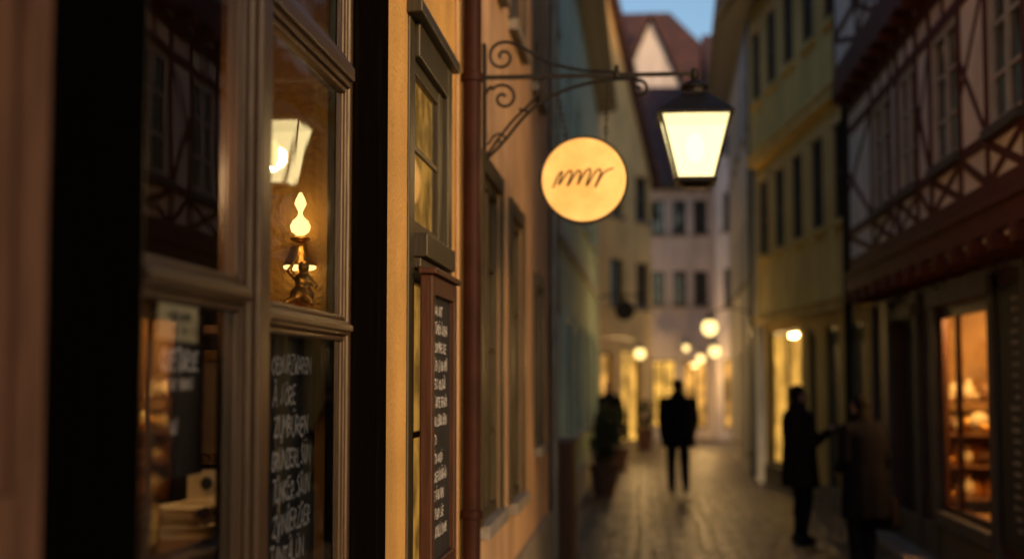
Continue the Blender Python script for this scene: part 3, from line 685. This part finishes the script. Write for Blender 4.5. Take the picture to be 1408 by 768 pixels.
# ------------------------------------------------------------------ WARM YELLOW GABLED HOUSE (left, far)
Wg=emp('gabled_yellow_house')
p0=Vector((-3.2,30.6,0)); p1=Vector((.32,38.2,0)); DW=(p1-p0).normalized(); NW_=Vector((DW.y,-DW.x,0)); LW=(p1-p0).length
ops=[(1.2+i*1.55,2.0+i*1.55,z,z+1.2,'win',2,2) for i in range(5) for z in (3.6,5.9)]+[(1.0,2.6,.4,2.4,'lit',2,1),(3.2,4.1,.05,2.4,'door'),(4.7,6.0,.4,2.4,'lit',2,1),(6.5,7.7,.1,2.5,'lit2',2,1)]
facade(Wg,p0,DW,NW_,LW,0,7.4,ops,'yell2',frame='frdk',sill='stone')
c=MB(p0,DW,NW_); c.poly((0,0,7.4),(LW,0,7.4),(LW/2+1.2,0,12.2)); c.make('gable_wall',M['yell2'],Wg)
c=MB(p0,DW,NW_)
c.poly((-.3,.25,7.1),(LW/2+1.2,.25,12.35),(LW/2+1.2,-9,12.35),(-.3,-9,7.1)); c.poly((LW+.3,.25,6.9),(LW/2+1.2,.25,12.35),(LW/2+1.2,-9,12.35),(LW+.3,-9,6.9)); c.make('roof',M['roof'],Wg,solid=.15)
# ------------------------------------------------------------------ WHITE HOUSES at the end
W1=emp('white_plaster_house')
X_=Vector((1,0,0)); S_=Vector((0,-1,0))
ops=[(.15+i*.62,.55+i*.62,z,z+1.0,'win',2,2) for i in range(3) for z in (3.9,6.0)]+[(.15,.85,.3,2.3,'lit2',2,2),(1.05,1.75,.3,2.3,'lit',2,2)]
facade(W1,(.2,42,0),X_,S_,1.95,0,7.6,ops,'white',frame='frdk',dep=6); roof_eaves(W1,(.2,42,0),X_,S_,1.95,7.6,6,3.4,.3,wallm='white')
W2=emp('cream_plaster_house')
ops=[(.25+i*.95,.75+i*.95,z,z+1.1,'win',2,2) for i in range(2) for z in (3.8,6.0,8.2)]+[(.2,.9,.3,2.3,'lit',2,2),(1.2,1.8,.1,2.4,'door')]
facade(W2,(2.16,41,0),X_,S_,2.6,0,10.2,ops,'white',frame='frdk',dep=6); roof_eaves(W2,(2.16,41,0),X_,S_,2.6,10.2,6,2.2,.3,wallm='white')
W3=emp('tall_gabled_house')
ops=[(1+i*1.2,1.6+i*1.2,z,z+1.1,'win',2,2) for i in range(5) for z in (9.2,)]
facade(W3,(-3.2,50,0),X_,S_,7.6,0,11.2,ops,'white',frame='frdk',dep=7); roof_eaves(W3,(-3.2,50,0),X_,S_,7.6,11.2,7,4.4,.3,hipR=3.4,wallm='white')
c=MB((-3.2,50,0),X_,S_)
c.poly((2.3,.05,11.2),(5.0,.05,11.2),(3.65,.05,14.4)); c.make('dormer_gable',M['white'],W3)
c=MB((-3.2,50,0),X_,S_); c.poly((2.0,.3,10.9),(3.65,.3,14.6),(3.65,-3.4,14.6),(2.0,-3.4,10.9)); c.poly((5.3,.3,10.9),(3.65,.3,14.6),(3.65,-3.4,14.6),(5.3,-3.4,10.9)); c.make('dormer_roof',M['roof'],W3,solid=.12)
# ------------------------------------------------------------------ far lamps
def globe_lamp(name,loc,wallp,r=.14,e=14):
    b=emp(name)
    c=MB(); c.ell(loc,(r,r,r*1.1)); c.make('globe',M['globe'],b,smooth=True)
    c=MB(); c.lathe((loc[0],loc[1],loc[2]+r),[(r*.7,-.02),(r*.75,.0),(r*.3,.06),(.02,.1),(.02,.14)],16); c.make('cap',M['iron'],b)
    tube('arm',[(loc[0],loc[1],loc[2]+r+.12),((loc[0]+wallp[0])/2,(loc[1]+wallp[1])/2,loc[2]+r+.22),wallp],.015,M['iron'],b)
    if e: point('lamp_light',(loc[0],loc[1]-r-.12,loc[2]-.1),e,(1,.58,.20),.1,b)
globe_lamp('wall_lamp',(1.27,26.2,2.68),(2.02,26.3,2.95),.14,65)
globe_lamp('wall_lamp',(-.0,32.6,2.32),(-.85,30.1,2.6),.12,110)
globe_lamp('wall_lamp',(1.68,40.0,2.30),(1.7,42,2.6),.12,150)
globe_lamp('wall_lamp',(2.05,39.6,2.50),(2.2,41,2.8),.15,0)
globe_lamp('wall_lamp',(1.3,40.6,2.62),(1.3,42,2.9),.09,0)
b=emp('hanging_guild_sign')
tube('arm',[(-.88,28.4,3.35),(-.5,28.4,3.42),(.15,28.4,3.38)],.02,M['iron'],b)
c=MB(); c.rev((-.3,28.38,3.1),(-.3,28.42,3.1),[(0,.2),(.04,.2)],20); c.box(-.32,-.28,28.39,28.41,3.28,3.4); c.make('plate',M['iron'],b)
# ------------------------------------------------------------------ wooden box & pots at left
b=emp('wooden_bin_store')
c=MB()
for i in range(6):
    c.box(-.93+i*.05,-.885+i*.05,13.26,13.3,.05,1.12)
for i in range(7): c.box(-.66,-.63,13.3+i*.1,13.39+i*.1,.05,1.12)
c.box(-.95,-.61,13.24,14.02,1.12,1.17); c.box(-.93,-.67,13.31,13.98,.06,1.1); c.box(-.95,-.6,13.22,14.04,0,.05)
c.make('slatted_box',M['redwood'],b,bevel=.005)
def leaves(cn,rad,n,s,name,par,m=None):
    c=MB()
    for i in range(n):
        v=Vector((R.gauss(0,1),R.gauss(0,1),R.gauss(0,1))).normalized()*R.uniform(.35,1.08)**.6
        p=Vector(cn)+Vector((v.x*rad[0],v.y*rad[1],v.z*rad[2]))
        a=Vector((R.uniform(-1,1),R.uniform(-1,1),R.uniform(-.6,.8))).normalized(); bb=a.cross(Vector((R.uniform(-1,1),R.uniform(-1,1),R.uniform(-1,1)))).normalized()
        l=s*R.uniform(.6,1.3); c.poly(tuple(p-a*l),tuple(p+bb*l*.4),tuple(p+a*l),tuple(p-bb*l*.4))
    c.make(name,m or M['leaf'],par)
def pot(x,y,s,hgt,n=500):
    b=emp('potted_shrub')
    c=MB(); c.lathe((x,y,0),[(.13*s,0),(.17*s,.25*s),(.19*s,.36*s),(.205*s,.36*s),(.205*s,.42*s),(.17*s,.42*s),(.16*s,.38*s)],20); c.make('pot',M['clay'],b,smooth=False)
    c=MB(); 
    for i in range(5): c.cap((x+R.uniform(-.03,.03),y,.35*s),(x+R.uniform(-.12,.12),y+R.uniform(-.1,.1),.35*s+hgt*.7),.014,.005,6)
    c.make('stems',M['wood'],b)
    leaves((x,y,.42*s+hgt*.5),(.2*s,.2*s,hgt*.52),n,.05,'foliage',b)
pot(-.55,21.6,1.1,.75,700); pot(-.6,24.2,1.,.9,600); pot(-.42,27.4,1.,.8,500); pot(.1,35.5,1.2,.7,400)
b=emp('climbing_plant'); leaves((-.86,13.45,2.1),(.07,.14,.38),260,.035,'foliage',b)
c=MB(); c.cap((-.86,13.45,1.17),(-.87,13.45,2.4),.012,.006,6); c.make('stem',M['wood'],b)
# ------------------------------------------------------------------ people
def hand(mb,w,d,up,side,s=1.):
    w=Vector(w);d=Vector(d).normalized();n=Vector(up).normalized();sd=d.cross(n).normalized()*side
    for k in (-1,0,1): mb.cap(w+sd*.012*k,w+d*.08+sd*.022*k,.015,.013,8)
    for k,(o,l) in enumerate(((.030,.070),(.011,.080),(-.009,.074),(-.028,.058))):
        a=w+d*.085+sd*o; m_=a+(d*.8+n*.35).normalized()*l*.5; e=m_+(d*.45+n*.8).normalized()*l*.5
        mb.cap(a-d*.02,m_,.0095,.0085,8); mb.cap(m_,e,.0085,.007,8)
    a=w+d*.025+sd*.026; m_=a+(sd*.7+d*.6+n*.2).normalized()*.04; e=m_+(d*.9+n*.4).normalized()*.03
    mb.cap(a,m_,.012,.010,8); mb.cap(m_,e,.010,.008,8)
def person(loc,rz,scale,coat,pose,hair='short',hem=.72,phone=False,bag=False,wide=1.):
    b=emp('pedestrian',None,loc,rz,scale)
    L,Rr=pose['footL'],pose['footR']; kL,kR=pose['kneeL'],pose['kneeR']
    lean=pose.get('lean',0)
    c=MB()
    for sgn,kn,ft in ((-1,kL,L),(1,kR,Rr)):
        c.cap((sgn*.09,0,.9),kn,.10,.075); c.cap(kn,(ft[0],ft[1],ft[2]+.09),.074,.058)
        c.ell((kn[0],kn[1]-.02,kn[2]-.16),(.07,.072,.12))
    c.ell((0,0,.93),(.165,.12,.13)); c.make('trousers',M['trous'],b,remesh=.014)
    c=MB()
    for ft in (L,Rr):
        c.cap((ft[0],ft[1]-.05,ft[2]+.045),(ft[0],ft[1]+.13,ft[2]+.035-ft[3]),.046,.036); c.cap((ft[0],ft[1],ft[2]+.1),(ft[0],ft[1],ft[2]+.05),.05,.047)
    c.make('shoes',M['shoe'],b,remesh=.009)
    c=MB()
    def ring(z,rx,ry,yo=0,n=22):
        return [(rx*math.cos(6.28318*j/n)*(1+.03*math.sin(5*j)*(z<1)),yo+ry*math.sin(6.28318*j/n)*(1+.05*math.sin(4*j+1)*(z<1)),z) for j in range(n)]
    y_=lambda z: lean*(z-.9)
    rs=[]
    for z,rx,ry in ((hem,.225,.175),(hem+.1,.22,.17),(.95,.205,.16),(1.1,.195,.145),(1.25,.205,.15),(1.36,.215,.145),(1.43,.195,.12),(1.475,.13,.095),(1.50,.08,.08),(1.55,.07,.072)):
        rs.append(ring(z,rx*wide,ry*wide,y_(z)))
    c.rings(rs)
    for sgn,el,wr in ((-1,pose['elbowL'],pose['wristL']),(1,pose['elbowR'],pose['wristR'])):
        sh=(sgn*.185*wide,y_(1.4),1.40); c.cap(sh,el,.078,.063); c.cap(el,wr,.062,.046)
    c.make('coat',coat,b,remesh=.013)
    c=MB(); hy=y_(1.62)+.02; hz=1.625
    nod=pose.get('nod',0)
    c.ell((0,hy,hz+.015),(.074,.092,.100),18,12); c.ell((0,hy+.028+nod*.02,hz-.05),(.054,.062,.062)); c.cap((0,hy-.02,1.48),(0,hy-.005,hz-.03),.056,.052)
    c.cap((0,hy+.092,hz+.012),(0,hy+.108,hz-.018),.009,.014,8); c.ell((0,hy+.086,hz-.058),(.024,.010,.008))
    for sgn in (-1,1): c.ell((sgn*.076,hy-.005,hz-.005),(.011,.02,.032)); c.ell((sgn*.03,hy+.078,hz+.026),(.02,.012,.008))
    for sgn,el,wr in ((-1,pose['elbowL'],pose['wristL']),(1,pose['elbowR'],pose['wristR'])):
        d=(Vector(wr)-Vector(el)).normalized(); n=Vector(pose.get('palm'+('L' if sgn<0 else 'R'),(-sgn,0.1,0)))
        n=(n-d*n.dot(d)).normalized(); hand(c,Vector(wr)+d*.025,d,n,pose.get('thumb'+('L' if sgn<0 else 'R'),sgn))
        c.cap(Vector(wr)-d*.02,Vector(wr)+d*.04,.027,.024,8)
    c.make('head_and_hands',M['skin'],b,remesh=.0055)
    c=MB()
    for sgn in (-1,1): c.ell((sgn*.03,hy+.086,hz+.014),(.012,.008,.007))
    c.make('eyes',M['eye'],b,smooth=True)
    c=MB(); c.ell((0,hy-.022,hz+.045),(.084,.092,.088),18,10); c.ell((0,hy-.045,hz+.0),(.08,.066,.085))
    if hair=='long': c.ell((0,hy-.06,hz-.07),(.085,.05,.13)); c.ell((0,hy-.03,hz+.03),(.092,.088,.09))
    c.make('hair',M['hair'],b,remesh=.009)
    c=MB(); c.rings([ring(1.44,.125,.11,y_(1.44)),ring(1.50,.11,.105,y_(1.5)),ring(1.55,.095,.096,y_(1.55)),ring(1.565,.075,.08,y_(1.55))]); c.make('scarf',M['coat2'],b,remesh=.011)
    if phone:
        w=Vector(pose['wristR']); c=MB(); c.box(w.x-.055,w.x+.02,w.y+.10,w.y+.11,w.z+.0,w.z+.14); c.make('phone',M['shoe'],b,bevel=.003)
    if bag:
        c=MB(); c.rings([[(.26+x*sx_,y*sy_,z) for x,y in ((-.05,-.16),(.05,-.16),(.07,0),(.05,.16),(-.05,.16),(-.07,0))] for z,sx_,sy_ in ((.42,1,.9),(.46,1.25,1.05),(.62,1.2,1.),(.74,.7,.85))])
        c.make('bag',M['coat2'],b,bevel=.02)
        tube('bag_strap',[(.26,-.12,.73),(.25,-.06,.9),(.23,.0,1.2),(.18,.0,1.49),(.235,.03,1.2),(.25,.07,.9),(.26,.12,.73)],.01,M['shoe'],b)
    return b
walk=dict(footL=(-.08,.26,.0,-.03),footR=(.08,-.30,.06,.03),kneeL=(-.09,.18,.50),kneeR=(.09,-.02,.48),elbowL=(-.26,-.10,1.13),wristL=(-.245,-.04,.89),elbowR=(.26,.02,1.12),wristR=(.235,.15,.90),lean=.05)
person((.57,21.8,0),math.radians(4),1.0,M['coat'],walk,wide=1.2,hem=.72)
stand=dict(footL=(-.10,.03,0,0),footR=(.10,-.02,0,0),kneeL=(-.10,.05,.50),kneeR=(.10,.03,.50),elbowL=(-.25,.04,1.12),wristL=(-.12,.24,1.17),elbowR=(.25,.06,1.12),wristR=(.10,.30,1.22),palmL=(.3,0,1),palmR=(-.5,0,.8),thumbL=-1,thumbR=1,lean=-.03,nod=1)
person((1.70,15.6,0),math.radians(-70),.96,M['coat2'],stand,phone=True,hem=.62,wide=1.15)
st2=dict(footL=(-.09,.02,0,0),footR=(.10,.05,0,0),kneeL=(-.10,.05,.50),kneeR=(.11,.07,.50),elbowL=(-.25,.0,1.12),wristL=(-.16,.2,1.02),elbowR=(.26,-.02,1.12),wristR=(.25,.06,.86),lean=.04)
person((2.0,13.1,0),math.radians(35),.92,M['coat'],st2,hair='long',bag=True,hem=.55,wide=1.15)
person((-.62,28.6,0),math.radians(170),.96,M['coat'],walk,hem=.66)
# ------------------------------------------------------------------ light, sky
el=math.radians(11); az=Vector((.6,-.8))
w=bpy.data.worlds.new('World'); sc.world=w; w.use_nodes=True
t=w.node_tree; t.nodes.clear(); o=t.nodes.new('ShaderNodeOutputWorld'); bg=t.nodes.new('ShaderNodeBackground'); sk=t.nodes.new('ShaderNodeTexSky')
sk.sky_type='NISHITA'; sk.sun_disc=False; sk.sun_elevation=el; sk.sun_rotation=math.atan2(az.x,az.y); sk.ozone_density=2.2; sk.dust_density=1.5
lk(t,sk.outputs[0],bg.inputs[0]); bg.inputs[1].default_value=.18; lk(t,bg.outputs[0],o.inputs[0])
sl=bpy.data.lights.new('sun','SUN'); sl.energy=2.0; sl.angle=math.radians(8); sl.color=(1,.54,.17)
so=bpy.data.objects.new('sun',sl); col.objects.link(so)
dirv=-Vector((az.x*math.cos(el),az.y*math.cos(el),math.sin(el)))
so.rotation_euler=dirv.to_track_quat('-Z','Y').to_euler()
# ------------------------------------------------------------------ camera
cd=bpy.data.cameras.new('camera'); cam=bpy.data.objects.new('camera',cd); col.objects.link(cam)
cd.lens=50; cd.sensor_width=36; cd.clip_start=.05; cd.clip_end=500
cam.location=(0,0,1.75); cam.rotation_euler=(math.radians(90+3.98),0,math.radians(5.14))
cd.dof.use_dof=True; cd.dof.focus_distance=4.7; cd.dof.aperture_fstop=1.4
sc.camera=cam
sc.view_settings.view_transform='Standard'; sc.view_settings.look='None'; sc.view_settings.exposure=0
